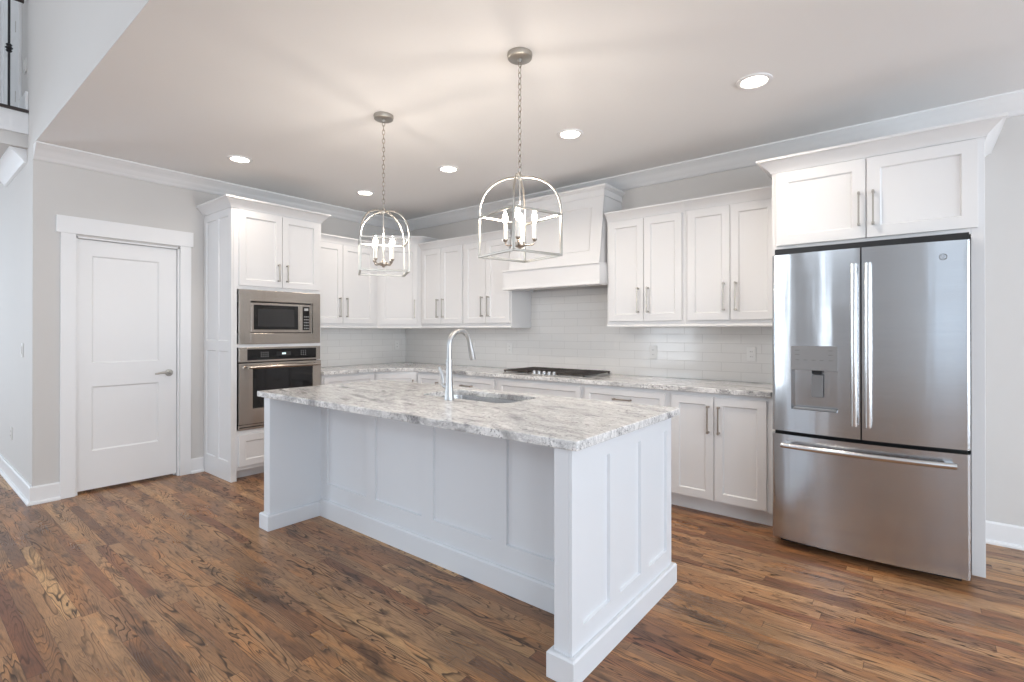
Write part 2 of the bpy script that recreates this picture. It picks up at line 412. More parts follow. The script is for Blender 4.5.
# baseboards
BB = [(0, 0), (.032, 0), (.032, .012), (.026, .022), (.016, .024), (.016, .125), (.010, .135), (0, .135)]
struct(MB().sweep([(4.48, W), (.292, W)], BB, side=-1).build('baseboard_back', 'trim'))
struct(MB().sweep([(L, .876), (L, Y7), (-9.2, Y7)], BB, side=-1).build('baseboard_hall', 'trim'))
struct(MB().sweep([(L, 1.897), (L, 1.786)], BB, side=-1).build('baseboard_left', 'trim'))

# pantry door
d1 = struct(MB().box(L - .004, L + .021, .874, DY0, 0, 2.10).box(L - .004, L + .021, DY1, 1.788, 0, 2.10)
            .box(L - .004, L + .028, .848, 1.803, 2.098, 2.232).build('door_1', 'trim', bevel=.002))
b = MB().box(L - .118, L - .001, DY0 - .001, DY0 + .014, 0, DH).box(L - .118, L - .001, DY1 - .014, DY1 + .001, 0, DH).box(L - .118, L - .001, DY0, DY1, DH - .014, DH + .001)
b.box(L - .085, L - .07, DY0 + .014, DY0 + .026, 0, DH).box(L - .085, L - .07, DY1 - .026, DY1 - .014, 0, DH)
b.build('door_jamb', 'trim', d1)
b = MB(); y0, y1 = DY0 + .017, DY1 - .017; zt = DH - .018
R90 = Matrix.Rotation(pi / 2, 4, 'Z')
Lm = Matrix.Translation((L - .028, 0, 0)) @ R90        # local x -> world y, local -y -> world +x
b.grid_face([y0, 1.075, 1.548, y1], [.022, .335, .865, 1.055, 1.94, zt], {(1, 1), (1, 3)}, 0, .038, .010, .012, Lm)
slab = b.build('door_slab', 'trim', d1)
b = MB().lathe([(.0, 0), (.030, 0), (.032, .004), (.028, .010), (.014, .012), (.011, .030), (.011, .045), (0, .047)], (L - .028, 1.625, .945), 24, axis=0)
b.tube([(L + .010, 1.625, .945), (L + .016, 1.60, .948), (L + .018, 1.565, .950), (L + .014, 1.53, .944), (L + .012, 1.508, .943)], [.010, .010, .009, .008, .006], 10)
b.build('door_handle', 'nickel', slab, smooth=True)
b = MB()
for z in (.28, 1.03, 1.80): b.tube([(L - .024, DY0 + .012, z), (L - .024, DY0 + .012, z + .09)], .006, 8)
b.build('door_hinges', 'nickel', slab, smooth=True)
# floor of the closet behind the door
struct(MB().box(L - .9, L - .8, .82, 2.0, 0, 2.6).build('wall_closet', 'wall'))

# hallway and balcony at the far left
XB = -5.445
struct(MB().box(-9.2, XB - .02, -5.6, Y7, 2.765, 3.025).build('ceiling_hall', 'wall'))
struct(MB().box(XB - .02, XB, -5.48, Y7 - .001, 2.868, 3.033).build('trim_2', 'trim'))
struct(MB().box(XB - .14, XB + .018, -5.48, Y7 - .001, 3.033, 3.057).build('trim_3', 'darkwood', bevel=.006))
struct(MB().box(-9.2, XB - .14, -5.48, Y7 - .001, 3.025, 3.045).build('floor_upper', 'carpet'))
HC = [(0, 2.764), (.100, 2.764), (.100, 2.750), (.086, 2.744), (.062, 2.722), (.03, 2.685), (.022, 2.675), (.016, 2.662), (0, 2.655)]
struct(MB().sweep([(-5.51, Y7 - .001), (-6.56, Y7 - .001)], HC, side=-1).build('trim_4', 'trim', smooth=True))
struct(MB().box(-5.749, -5.46, Y7 - .016, Y7 - .001, 3.046, 3.21).build('baseboard_upper', 'trim'))
# upper landing wall with a white door
struct(MB().box(-7.32, -7.20, -5.48, Y7 - .002, 3.046, GZ - .001).build('wall_upper', 'great'))
ya = Y7 - .001; x1, x2 = -5.75, -6.66     # casing outer right, door opening's far side
d2 = struct(MB().box(-5.88, x1, ya - .022, ya, 3.046, 5.10).box(x2 - .13, x2, ya - .022, ya, 3.046, 5.10).box(x2 - .15, x1 + .02, ya - .026, ya, 5.10, 5.23).build('door_2', 'trim', bevel=.002))
b = MB().grid_face([x2, x2 + .12, -6.02, -5.90], [3.06, 3.29, 3.85, 4.05, 4.95, 5.09], {(1, 1), (1, 3)}, ya - .012, ya, .006, .010)
sl2 = b.build('door_slab', 'trim', d2)
b = MB()
for z in (3.25, 3.84, 4.75): b.box(-5.915, -5.885, ya - .020, ya - .013, z, z + .09)
b.build('door_hinges', 'brass', sl2)
rail = thing('stair_railing', 'black iron balcony railing at the top left edge above the hallway', 'railing', (XB - .06, -.4, 3.057))
def baluster(y):
    b = MB().box(-.007, .007, y - .007, y + .007, 0, .86)
    b.lathe([(.0, .435), (.012, .437), (.02, .447), (.013, .456), (.024, .470), (.013, .484), (.02, .493), (.012, .503), (0, .505)], (0, y, 0), 12)
    return b
for i in range(9):
    baluster(1.012 - .115 * i).build('baluster', 'balus', rail)
MB().tube([(0, 1.095, .885), (0, -4.5, .885)], .028, 12, flat=.8).build('handrail', 'darkwood', rail, smooth=True)

# ------------------------------------------------------------------ cabinetry helpers (local frame: x across, -y is the front, z up)
def pull(par, x, y, z, vert=True, ln=.14, m='nickel'):
    """flat-ended bar pull; x, z its centre, y the face it is screwed to"""
    h = ln / 2; b = MB(); yo = y - .032
    if vert:
        b.box(x - .005, x + .005, yo - .005, yo + .005, z - h, z + h)
        for s in (-1, 1): b.box(x - .007, x + .007, yo - .006, y, z + s * (h - .010) - .007, z + s * (h - .010) + .007)
    else:
        b.box(x - h, x + h, yo - .005, yo + .005, z - .005, z + .005)
        for s in (-1, 1): b.box(x + s * (h - .010) - .007, x + s * (h - .010) + .007, yo - .006, y, z - .007, z + .007)
    return b.build('handle', m, par, bevel=.002)
def shaker(par, name, x0, x1, z0, z1, y=0, fr=.057, th=.02, handle=None, m='cab', hm='nickel', hl=.14):
    b = MB().grid_face([x0, x0 + fr, x1 - fr, x1], [z0, z0 + fr, z1 - fr, z1], {(1, 1)}, y - th, y - .0005, .011, .006)
    d = b.build(name, m, par, bevel=.0012, segs=1)
    if handle: pull(d, handle[0], y - th, handle[1], handle[2], hl, hm)
    return d
CABC = lambda z0, h, p: [(0, z0), (.008, z0), (.010, z0 + .010), (p * .35, z0 + h * .35), (p * .75, z0 + h * .72), (p * .9, z0 + h * .80), (p, z0 + h * .84), (p, z0 + h), (0, z0 + h)]
HG = None

def upper(name, label, loc, rz, w, dep, zb, zt, doors, handles, left_ret=False, right_ret=False, crown=True, crown_h=.075):
    """wall cabinet; z values are world; doors = list of (x0, x1) in local x, handles = list of x"""
    t = thing(name, label, 'cabinet', (loc[0], loc[1], zb), rz, 'white two-door wall cabinets')
    H = zt - zb
    MB().box(0, w, 0, dep, 0, H).build('cabinet_box', 'cab', t)
    for (x0, x1), hx in zip(doors, handles):
        shaker(t, 'door', x0, x1, 1.405 - zb, 2.265 - zb + (zt - 2.275), handle=(hx, 1.580 - zb, True), hl=.215, m='cab')
    path = []
    if left_ret: path.append((0, dep))
    path += [(0, 0), (w, 0)]
    if right_ret: path.append((w, dep))
    if crown:
        MB().sweep(path, CABC(H, crown_h, .055), side=1).build('crown_moulding', 'cab', t, smooth=True)
    MB().sweep(path, [(0, 0), (.012, 0), (.014, .008), (.010, .016), (.004, .020), (0, .020)], side=1).build('light_rail', 'cab', t)
    return t
UY = W - .34
# back wall uppers
upper('upper_cabinet', 'white two-door wall cabinet directly right of the range hood', (-2.108, UY, 0), 0, .688, .338, 1.355, 2.275,
      [(.022, .342), (.347, .664)], [.298, .385], left_ret=False)
upper('upper_cabinet', 'white two-door wall cabinet between the fridge cabinet and its left neighbour', (-1.419, UY, 0), 0, .68, .338, 1.355, 2.275,
      [(.022, .338), (.343, .655)], [.298, .372+.01], )
upper('upper_cabinet', 'white two-door wall cabinet directly left of the range hood', (-3.856, UY, 0), 0, .668, .338, 1.355, 2.275,
      [(.020, .331), (.336, .656)], [.290, .378], right_ret=False)
upper('upper_cabinet', 'white two-door wall cabinet just right of the corner wall cabinet', (-4.553, UY, 0), 0, .696, .338, 1.355, 2.275,
      [(.022, .349), (.354, .680)], [.307, .396])
# left wall uppers
upper('upper_cabinet', 'white two-door wall cabinet right of the tall oven cabinet', (L + .34, 2.752, 0), pi / 2, .868, .338, 1.355, 2.275,
      [(.028, .400), (.405, .815)], [.360, .446])
# diagonal corner wall cabinet
t = thing('corner_cabinet', 'white single-door corner wall cabinet, taller than the wall cabinets beside it', 'cabinet', (L, W, 1.355))
A = (.34, -.698); B_ = (.700, -.34)
poly = [(.002, -.002), (.002, A[1]), A, B_, (B_[0], -.002)]
MB().prism(poly, 0, .995).build('cabinet_box', 'cab', t)
MB().sweep([(.002, A[1]), A, B_, (B_[0], -.002)], CABC(.995, .085, .06), side=1).build('crown_moulding', 'cab', t, smooth=True)
MB().sweep([A, B_], [(0, 0), (.012, 0), (.014, .008), (.010, .016), (.004, .020), (0, .020)], side=1).build('light_rail', 'cab', t)
ang = math.atan2(B_[1] - A[1], B_[0] - A[0]); dl = math.hypot(B_[0] - A[0], B_[1] - A[1])
Dm = Matrix.Translation((A[0], A[1], 0)) @ Matrix.Rotation(ang, 4, 'Z')
fr = .057; x0, x1, z0, z1 = .030, dl - .045, .050, .955
d = MB().grid_face([x0, x0 + fr, x1 - fr, x1], [z0, z0 + fr, z1 - fr, z1], {(1, 1)}, -.02, -.0005, .008, .007, Dm).build('door', 'cab', t)
b = MB(); hx = x1 - .03; yo = -.052
b.box(hx - .005, hx + .005, yo - .005, yo + .005, .12, .335)
for zc in (.13, .325): b.box(hx - .007, hx + .007, yo - .006, -.02, zc - .007, zc + .007)
b.xf(Dm).build('handle', 'nickel', d)

# tall oven cabinet (left wall)
TX, TY0, TY1 = -4.655, 1.90, 2.750
t = thing('tall_oven_cabinet', 'tall white cabinet beside the pantry door holding the microwave and wall oven', 'cabinet', (TX, TY0, 0), pi / 2)
TW = TY1 - TY0; TD = TX - L - .002
b = MB().box(.0185, .048, 0, TD, 0, 2.405).box(TW - .035, TW, 0, TD, 0, 2.405)              # sides
b.box(.048, TW - .035, .0, TD, 1.692, 2.405).box(.048, TW - .035, .0, TD, 1.175, 1.205)
b.box(.048, TW - .035, 0, TD, .09, .440).box(.048, TW - .035, .10, TD, .0, .09).box(.048, TW - .035, TD - .02, TD, .44, 1.7)
b.build('cabinet_box', 'cab', t, bevel=.001, segs=1)
# panelled side facing the pantry door (local -x)
Sm = Matrix.Translation((.018, 0, 0)) @ Matrix.Rotation(-pi / 2, 4, 'Z')
b = MB().grid_face([-TD, -TD + .055, -TD / 2 - .028 , -TD / 2 + .028, -.062, 0], [0, .17, 1.145, 1.235, 2.34, 2.405],
                   {(1, 1), (3, 1), (1, 3), (3, 3)}, -.018, -.0005, .009, .008)
b.xf(Sm).build('side_panel', 'cab', t)
shaker(t, 'door', .060, .443, 1.725, 2.392, handle=(.405, 1.86, True), hl=.165)
shaker(t, 'door', .448, .822, 1.725, 2.392, handle=(.486, 1.86, True), hl=.165)
shaker(t, 'drawer', .060, .822, .125, .400, handle=(.44, .35, False))
MB().sweep([(0, TD), (0, 0), (TW, 0), (TW, TD)], CABC(2.405, .085, .07), side=1).build('crown_moulding', 'cab', t, smooth=True)

# microwave in its trim kit
mw = thing('microwave_oven', 'built-in stainless steel microwave with trim frame above the wall oven', 'microwave', (TX, TY0, 1.205), pi / 2)
x0, x1 = .056, .832; h = .485
b = MB(); fo = [(x0, x0 + .098), (x1 - .085, x1)]
b.box(x0, x0 + .100, -.020, .0, 0, h).box(x1 - .078, x1, -.020, .0, 0, h).box(x0 + .100, x1 - .078, -.020, .0, 0, .095).box(x0 + .100, x1 - .078, -.020, 0, h - .100, h)
b.build('trim_frame', 'steelwarm', mw, bevel=.002)
cx0, cx1, cz0, cz1 = x0 + .103, x1 - .081, .098, h - .103
MB().box(cx0, cx1, .012, .45, cz0 - .002, cz1 + .002).build('housing', 'black', mw)
xs = cx1 - .125
dr = MB().box(cx0 + .006, xs, -.008, .011, cz0 + .005, cz1 - .008)
dr = dr.build('door', 'steelwarm', mw, bevel=.002)
MB().box(cx0 + .030, xs - .020, -.011, -.0085, cz0 + .032, cz1 - .028).build('window', 'glass', dr)
MB().box(cx0 + .062, xs - .060, -.0125, -.0112, cz0 + .058, cz1 - .062).build('window_screen', 'glassgrey', dr)
pn = MB().box(xs + .003, cx1 - .006, -.008, .011, cz0 + .005, cz1 - .008).build('control_panel', 'steelwarm', mw, bevel=.002)
MB().box(xs + .028, cx1 - .030, -.011, -.0085, cz0 + .028, cz1 - .030).build('keypad', 'glass', pn)
MB().box(xs + .040, cx1 - .042, -.0125, -.0112, cz1 - .068, cz1 - .044).build('display', 'markw', pn)
b = MB()
for i in range(3):
    for j in range(5): b.box(xs + .040 + i * .018, xs + .049 + i * .018, -.0122, -.0112, cz0 + .040 + j * .028, cz0 + .050 + j * .028)
b.build('keys', 'markw', pn)

# wall oven
ov = thing('built_in_oven', 'stainless steel wall oven with black control panel below the microwave', 'oven', (TX, TY0, .442), pi / 2)
h = .733
MB().box(x0 + .01, x1 - .03, .004, .5, .002, h - .002).build('housing', 'black', ov)
cp = MB().box(x0, x1, -.022, .0, .602, h).build('control_panel', 'steelwarm', ov, bevel=.002)
MB().box(x0 + .072, x1 - .048, -.025, -.0225, .618, .716).build('control_glass', 'glass', cp)
MB().box(x0 + .33, x0 + .47, -.0262, -.0252, .650, .690).build('display', 'glassgrey', cp)
MB().box(x0 + .385, x0 + .42, -.0275, -.0264, .662, .678).build('clock_digits', 'disp', cp)
b = MB()
for i in range(4):
    for j in range(3): b.box(x0 + .19 + i * .020, x0 + .196 + i * .020, -.026, -.0252, .645 + j * .018, .651 + j * .018)
for i in range(3):
    for j in range(3): b.box(x0 + .57 + i * .022, x0 + .576 + i * .022, -.026, -.0252, .650 + j * .018, .656 + j * .018)
b.build('control_marks', 'markw', cp)['kind'] = 'stuff'
od = MB().grid_face([x0, x0 + .115, x1 - .085, x1], [.052, .185, .540, .592], {(1, 1)}, -.030, .0, .006, .003).build('oven_door', 'steelwarm', ov)
MB().box(x0 + .119, x1 - .089, -.0260, -.0245, .189, .536).build('window', 'glass', od)
b = MB().tube([(x0 + .055, -.080, .556), (x1 - .035, -.080, .556)], .013, 14)
for x in (x0 + .085, x1 - .065): b.tube([(x, -.03, .556), (x, -.08, .556)], .009, 10)
b.build('handle', 'steelwarm', od, smooth=True)
b = MB().box(x0, x1, -.014, 0, .0, .046)
b.build('bottom_vent', 'steelwarm', ov, bevel=.002)
MB().box(x0 + .01, x1 - .01, -.0155, -.0145, .018, .026).build('vent_slot', 'black', ov)

# fridge enclosure cabinet
FP = 3.685
t = thing('refrigerator_cabinet', 'white cabinet surround with two doors above the stainless refrigerator', 'cabinet', (-.738, FP, 0))
w = 1.033; dp = W - FP - .002
b = MB().box(0, .026, 0, dp, 0, 2.36).build('side_panel', 'cab', t)
b = MB().box(w - .056, w, 0, dp, 0, 2.36).build('side_panel', 'cab', t, bevel=.001, segs=1)
MB().box(0.026, w - .056, 0, dp, 1.846, 2.36).build('cabinet_box', 'cab', t)
shaker(t, 'door', .030, .510, 1.878, 2.352, fr=.066, handle=(.478, 2.05, True), hl=.205)
shaker(t, 'door', .515, 1.005, 1.878, 2.352, fr=.066, handle=(.548, 2.05, True), hl=.205)
MB().sweep([(0, dp), (0, 0), (w, 0), (w, dp)], CABC(2.36, .082, .080), side=1).build('crown_moulding', 'cab', t, smooth=True)

# base cabinets on the back wall
BY = W - .61
def base(label, x0, x1, fronts, side=None):
    t = thing('base_cabinet', label, 'cabinet', (x0, BY, 0), 0, 'white base cabinets')
    w = x1 - x0
    MB().box(0, w, 0, .608, .10, .8775).box(0, w, .075, .608, 0, .10).build('cabinet_box', 'cab', t)
    MB().box(0, w, .055, .0745, 0, .098).build('toe_kick', 'cab', t)
    for f in fronts: shaker(t, f[0], f[1] - x0, f[2] - x0, f[3], f[4], handle=f[5] and (f[5][0] - x0, f[5][1], f[5][2]), m='cab', hm='nickel_dark', fr=f[6] if len(f) > 6 else .057, hl=f[7] if len(f) > 7 else .16)
    return t
base('white two-door base cabinet beside the refrigerator', -1.447, -.740,
     [('door', -1.424, -1.118, .115, .850, (-1.152, .69, True), .057, .20), ('door', -1.113, -.775, .115, .850, (-1.079, .69, True), .057, .20)])
base('white base cabinet of drawers between the cooktop cabinet and the two-door base cabinet', -2.19, -1.448,
     [('drawer', -2.168, -1.472, .690, .850, (-1.82, .775, False), .045), ('drawer', -2.168, -1.472, .405, .684, (-1.82, .60, False)), ('drawer', -2.168, -1.472, .115, .399, (-1.82, .31, False))])
base('white base cabinet under the gas cooktop', -3.15, -2.191,
     [('false_front', -3.124, -2.214, .690, .850, None, .045), ('door', -3.124, -2.672, .115, .684, (-2.71, .56, True)), ('door', -2.667, -2.214, .115, .684, (-2.63, .56, True))])
base('white drawer base cabinet directly left of the cooktop cabinet', -3.905, -3.151,
     [('drawer', -3.885, -3.175, .690, .850, (-3.53, .770, False), .045), ('drawer', -3.885, -3.175, .405, .684, (-3.53, .60, False)), ('drawer', -3.885, -3.175, .115, .399, (-3.53, .31, False))])
base('narrow white single-door base cabinet just right of the diagonal corner base cabinet', -4.295, -3.906,
     [('door', -4.28, -3.925, .115, .850, (-3.960, .69, True), .045, .19)])
# diagonal corner base cabinet
t = thing('corner_base_cabinet', 'white diagonal corner base cabinet beneath the corner of the countertop', 'cabinet', (L, W, 0))
A = (.61, W and (3.385 - W)); B_ = (-4.296 - L, -.61)
MB().prism([(.002, -.002), (.002, A[1]), A, B_, (B_[0], -.002)], .10, .8775).build('cabinet_box', 'cab', t)
MB().prism([(.002, -.002), (.002, A[1]), (A[0] - .06, A[1]), (B_[0], B_[1] + .06), (B_[0], -.002)], 0, .10).build('toe_kick', 'cab', t)
ang = math.atan2(B_[1] - A[1], B_[0] - A[0]); dl = math.hypot(B_[0] - A[0], B_[1] - A[1])
Dm = Matrix.Translation((A[0], A[1], 0)) @ Matrix.Rotation(ang, 4, 'Z')
x0, x1, z0, z1, fr = .022, dl - .022, .115, .850, .05
d = MB().grid_face([x0, x0 + fr, x1 - fr, x1], [z0, z0 + fr, z1 - fr, z1], {(1, 1)}, -.02, -.0005, .008, .007, Dm).build('door', 'cab', t)
b = MB(); hx = x1 - .032
b.box(hx - .005, hx + .005, -.057, -.047, .60, .79)
for zc in (.61, .78): b.box(hx - .007, hx + .007, -.058, -.02, zc - .007, zc + .007)
b.xf(Dm).build('handle', 'nickel_dark', d)
# left wall base
t = thing('base_cabinet', 'white base cabinet between the tall oven cabinet and the corner', 'cabinet', (L + .61, 2.752, 0), pi / 2, 'white base cabinets')
w = 3.384 - 2.752
MB().box(0, w, 0, .606, .10, .8775).box(0, w, .075, .606, 0, .10).build('cabinet_box', 'cab', t)
shaker(t, 'drawer', .02, w - .02, .690, .850, handle=(w / 2, .770, False), fr=.045, hm='nickel_dark')
shaker(t, 'door', .02, w / 2 - .002, .115, .684, handle=(w / 2 - .04, .56, True), hm='nickel_dark')
shaker(t, 'door', w / 2 + .002, w - .02, .115, .684, handle=(w / 2 + .04, .56, True), hm='nickel_dark')

# perimeter countertop
cf = W - .645
poly = [(L + .012, W - .012), (L + .012, 2.754), (L + .648, 2.754), (L + .648, 3.365), (-4.315, cf), (-.742, cf), (-.742, W - .012)]
o = MB().prism(poly, .878, .914).build('perimeter_countertop', 'granite', bevel=.004, segs=3)
tag(o, 'grey and white granite countertop running along the back and left walls', 'countertop')
# tile backsplash
MB_ = MB().box(L + .012, -.742, W - .011, W - .001, .9145, 1.354).box(-3.186, -2.110, W - .011, W - .001, 1.354, 1.734)
o = MB_.build('tile_backsplash', 'tile_x'); tag(o, 'glossy pale subway tile backsplash on the back wall behind the cooktop', 'backsplash')
o = MB().box(L + .001, L + .011, 2.754, W - .001, .9145, 1.354).build('tile_backsplash', 'tile_y')
tag(o, 'glossy pale subway tile backsplash on the left wall beside the ovens', 'backsplash')

# range hood
hd = thing('range_hood', 'white panelled wooden range hood above the gas cooktop', 'range hood', (-3.184, W - .001, 1.735))
w = 1.074; ya = 3.842 - W
bx = MB()
bx.box(0, w, ya, ya + .022, 0, .172).box(0, .022, ya + .022, -.001, 0, .172).box(w - .022, w, ya + .022, -.001, 0, .172)
bx.box(.022, w - .022, ya + .022, -.001, .050, .070)
bx.build('apron', 'cab', hd)
MB().box(-.0, w, ya - .012, -.35, -.010, .006).build('apron_bead', 'cab', hd, bevel=.003)
MB().box(-.0, w, ya - .012, -.35, .168, .184).build('apron_ledge', 'cab', hd, bevel=.003)
# tapering body: front leans back from bottom to top
i0 = .030; z0, z1 = .184, .880; yb, yt = 3.892 - W, 3.975 - W
def body_pt(x, z, off=0.0): 
    k = (z - z0) / (.785 - z0); return (x, yb + (yt - yb) * k + off, z)
b = MB(); xs = [i0, i0 + .11, w - i0 - .11, w - i0]; zs = [z0, z0 + .11, .700, .785]
q = MB().grid_face(xs, zs, {(1, 1)}, 0, .02, .009, .010)
for (x, y, z) in q.v: b.v.append((x, body_pt(x, z)[1] + y, z))
b.f = q.f
k = len(b.v)
b.add([body_pt(i0, z0, .015), body_pt(i0, .785, .015), (i0, -.001, .785), (i0, -.001, z0), body_pt(i0 + .02, z0, .015), body_pt(i0 + .02, .785, .015), (i0 + .02, -.001, .785), (i0 + .02, -.001, z0)],
      [(0, 1, 2, 3), (4, 7, 6, 5), (0, 4, 5, 1), (1, 5, 6, 2), (2, 6, 7, 3), (3, 7, 4, 0)])
xr = w - i0
b.add([body_pt(xr, z0, .015), body_pt(xr, .785, .015), (xr, -.001, .785), (xr, -.001, z0), body_pt(xr - .02, z0, .015), body_pt(xr - .02, .785, .015), (xr - .02, -.001, .785), (xr - .02, -.001, z0)],
      [(3, 2, 1, 0), (5, 6, 7, 4), (0, 1, 5, 4), (1, 2, 6, 5), (2, 3, 7, 6), (3, 0, 4, 7)])
b.build('hood_body', 'cab', hd)
MB().box(i0 - .008, w - i0 + .008, yt - .008, -.001, .785, .842).build('frieze_band', 'cab', hd, bevel=.002)
MB().sweep([(i0 - .008, -.001), (i0 - .008, yt - .008), (w - i0 + .008, yt - .008), (w - i0 + .008, -.001)], [(-.02, .842), (.004, .842), (.012, .850), (.030, .862), (.034, .875), (-.02, .875)], side=1).build('crown_moulding', 'cab', hd)

# cooktop
ck = thing('gas_cooktop', 'black and stainless gas cooktop with cast iron grates on the back counter', 'cooktop', (-2.67, 4.01, .9145))
MB().box(-.455, .455, -.245, .245, 0, .010).build('burner_tray', 'chrome', ck, bevel=.004)
for gx in (-.302, 0, .302):
    b = MB(); hw = .145
    zt = .034
    y00 = -.235 if gx else -.135
    for y in (y00, .235): b.box(gx - hw, gx + hw, y - .006, y + .006, zt - .012, zt)
    for x in (gx - hw, gx + hw - .012): b.box(x, x + .012, y00, .235, zt - .012, zt)
    for i in range(1, 8):
        x = gx - hw + i * 2 * hw / 8; b.box(x - .004, x + .004, y00, .235, zt - .010, zt + .002)
    b.box(gx - hw, gx + hw, -.006, .006, zt - .014, zt - .002)
    for x in (gx - hw + .002, gx + hw - .014):
        for y in (y00, .222): b.box(x, x + .012, y, y + .012, .009, zt)
    b.build('grate', 'iron', ck, bevel=.0015, segs=1)
for x, y, r in ((-.302, .11, .04), (-.302, -.11, .05), (0, .05, .062), (.302, .11, .045), (.302, -.11, .04)):
    MB().lathe([(0, .0095), (r + .012, .0095), (r + .012, .014), (r, .016), (r - .004, .021), (0, .022)], (x, y, 0), 20).build('burner', 'iron', ck, smooth=True)
for i in range(5):
    MB().lathe([(0, .0095), (.021, .0095), (.020, .020), (.016, .036), (0, .037)], (-.112 + i * .056, -.195, 0), 16).build('knob', 'chrome', ck, smooth=True)

# ------------------------------------------------------------------ island
IX0, IX1, IY0, IY1 = -3.425, -1.0, 1.608, 2.590
isl = thing('kitchen_island', 'white panelled kitchen island base with open knee space under a granite top', 'kitchen island', ((IX0 + IX1) / 2, (IY0 + IY1) / 2, 0))
OX, OY = (IX0 + IX1) / 2, (IY0 + IY1) / 2
KY = 1.975
def at(b): return b.xf(Matrix.Translation((-OX, -OY, 0)))
XLi, XRi = IX0 + .080, IX1 - .080
at(MB().box(XLi, XRi, KY + .016, KY + .032, .0, .8765).box(XLi, XRi, IY1 - .02, IY1, 0, .8765).box(XLi, XLi + .016, KY + .032, IY1 - .02, 0, .8765).box(XRi - .016, XRi, KY + .032, IY1 - .02, 0, .8765).box(XLi + .016, XRi - .016, KY + .032, IY1 - .02, .1, .118)).build('cabinet_box', 'island', isl)
# left wing panel
at(MB().box(IX0, XLi, IY0, IY1, 0, .8765)).build('end_panel', 'island', isl, bevel=.0015, segs=1)
# right wing: core plus panelled face towards +x
at(MB().box(XRi, IX1 - .0145, IY0, IY1, 0, .8765)).build('end_core', 'island', isl, bevel=.0015, segs=1)
Rm = Matrix.Translation((IX1, 0, 0)) @ R90
b = MB().grid_face([IY0, 1.690, 1.909, 1.999, 2.215, 2.305, 2.528, IY1], [0, .186, .806, .8765], {(1, 1), (3, 1), (5, 1)}, 0, .014, .0125, .004, Rm)
at(b).build('end_panel', 'island', isl)
# knee-space panels
b = MB().grid_face([XLi, -3.265, -2.800, -2.704, -2.260, -2.160, -1.720, -1.616, -1.170, XRi], [0, .235, .800, .8765], {(1, 1), (3, 1), (5, 1), (7, 1)}, KY, KY + .015, .0125, .004)
at(b).build('knee_panel', 'island', isl)
BP = [(0, 0), (.022, 0), (.022, .094), (.016, .102), (0, .102)]
b = MB().sweep([(XLi, KY), (XLi, IY0), (IX0, IY0), (IX0, IY1), (IX1, IY1), (IX1, IY0), (XRi, IY0), (XRi, KY)], BP, side=-1)
for v in range(0): pass
at(b).build('plinth', 'island', isl, bevel=.0015, segs=1)
b = MB().sweep([(XRi - .022, KY), (XLi + .022, KY)], [(0, 0), (.018, 0), (.018, .115), (.010, .124), (0, .124)], side=-1)
at(b).build('knee_plinth', 'island', isl)

# island countertop with sink cut-out
CX0, CX1, CY0, CY1 = -3.485, -.966, 1.588, 2.629
HX0, HX1, HY0, HY1, HR = -2.50, -1.79, 2.165, 2.515, .07
def rrect(x0, x1, y0, y1, r, n=6):
    pts = []
    for cx, cy, a0 in ((x1 - r, y1 - r, 0), (x0 + r, y1 - r, 90), (x0 + r, y0 + r, 180), (x1 - r, y0 + r, 270)):
        for k in range(n + 1):
            a = radians(a0 + 90 * k / n); pts.append((cx + r * cos(a), cy + r * sin(a)))
    return pts
def slab_hole(outer, inner, z0, z1):
    bm = bmesh.new(); out = MB()
    for loop in (outer, inner):
        vs = [bm.verts.new((p[0], p[1], z1)) for p in loop]
        for i in range(len(vs)): bm.edges.new((vs[i], vs[(i + 1) % len(vs)]))
    bmesh.ops.triangle_fill(bm, use_beauty=True, use_dissolve=True, edges=bm.edges[:])
    bm.verts.index_update(); top = [tuple(v.co) for v in bm.verts]; fs = [tuple(v.index for v in f.verts) for f in bm.faces]; bm.free()
    out.add(top, fs); out.add([(x, y, z0) for x, y, z in top], [f[::-1] for f in fs])
    for loop in (outer, inner):
        n = len(loop); out.add([(p[0], p[1], z1) for p in loop] + [(p[0], p[1], z0) for p in loop], [(i, (i + 1) % n, n + (i + 1) % n, n + i) for i in range(n)])
    return out
o = slab_hole([(CX0, CY0), (CX1, CY0), (CX1, CY1), (CX0, CY1)], rrect(HX0, HX1, HY0, HY1, HR), .878, .914).build('island_countertop', 'granite', bevel=.004, segs=3)
tag(o, 'large grey and white granite countertop on the kitchen island with a sink cut-out', 'countertop')
# sink bowl (hangs in the cabinet box: cut the box away by rebuilding it around the bowl)
sk = MB(); rin = rrect(HX0 - .004, HX1 + .004, HY0 - .004, HY1 + .004, HR); rb = rrect(HX0 + .02, HX1 - .02, HY0 + .02, HY1 - .02, HR)
n = len(rin)
sk.add([(p[0], p[1], .8775) for p in rin] + [(p[0], p[1], .70) for p in rb], [(i, (i + 1) % n, n + (i + 1) % n, n + i) for i in range(n)] + [tuple(range(n, 2 * n))])
ro = rrect(HX0 - .02, HX1 + .02, HY0 - .02, HY1 + .02, HR + .01)
sk.add([(p[0], p[1], .8775) for p in rin] + [(p[0], p[1], .8775) for p in ro] + [(p[0], p[1], .69) for p in ro],
       [(i, (i + 1) % n, n + (i + 1) % n, n + i) for i in range(n)] + [(n + i, n + (i + 1) % n, 2 * n + (i + 1) % n, 2 * n + i) for i in range(n)] + [tuple(range(2 * n, 3 * n))])
si = thing('undermount_sink', 'stainless steel undermount sink set into the island countertop', 'sink', ((HX0 + HX1) / 2, (HY0 + HY1) / 2, .69))
so = Matrix.Translation((-(HX0 + HX1) / 2, -(HY0 + HY1) / 2, -.69))
sk.xf(so).build('bowl', 'sink', si, smooth=True)
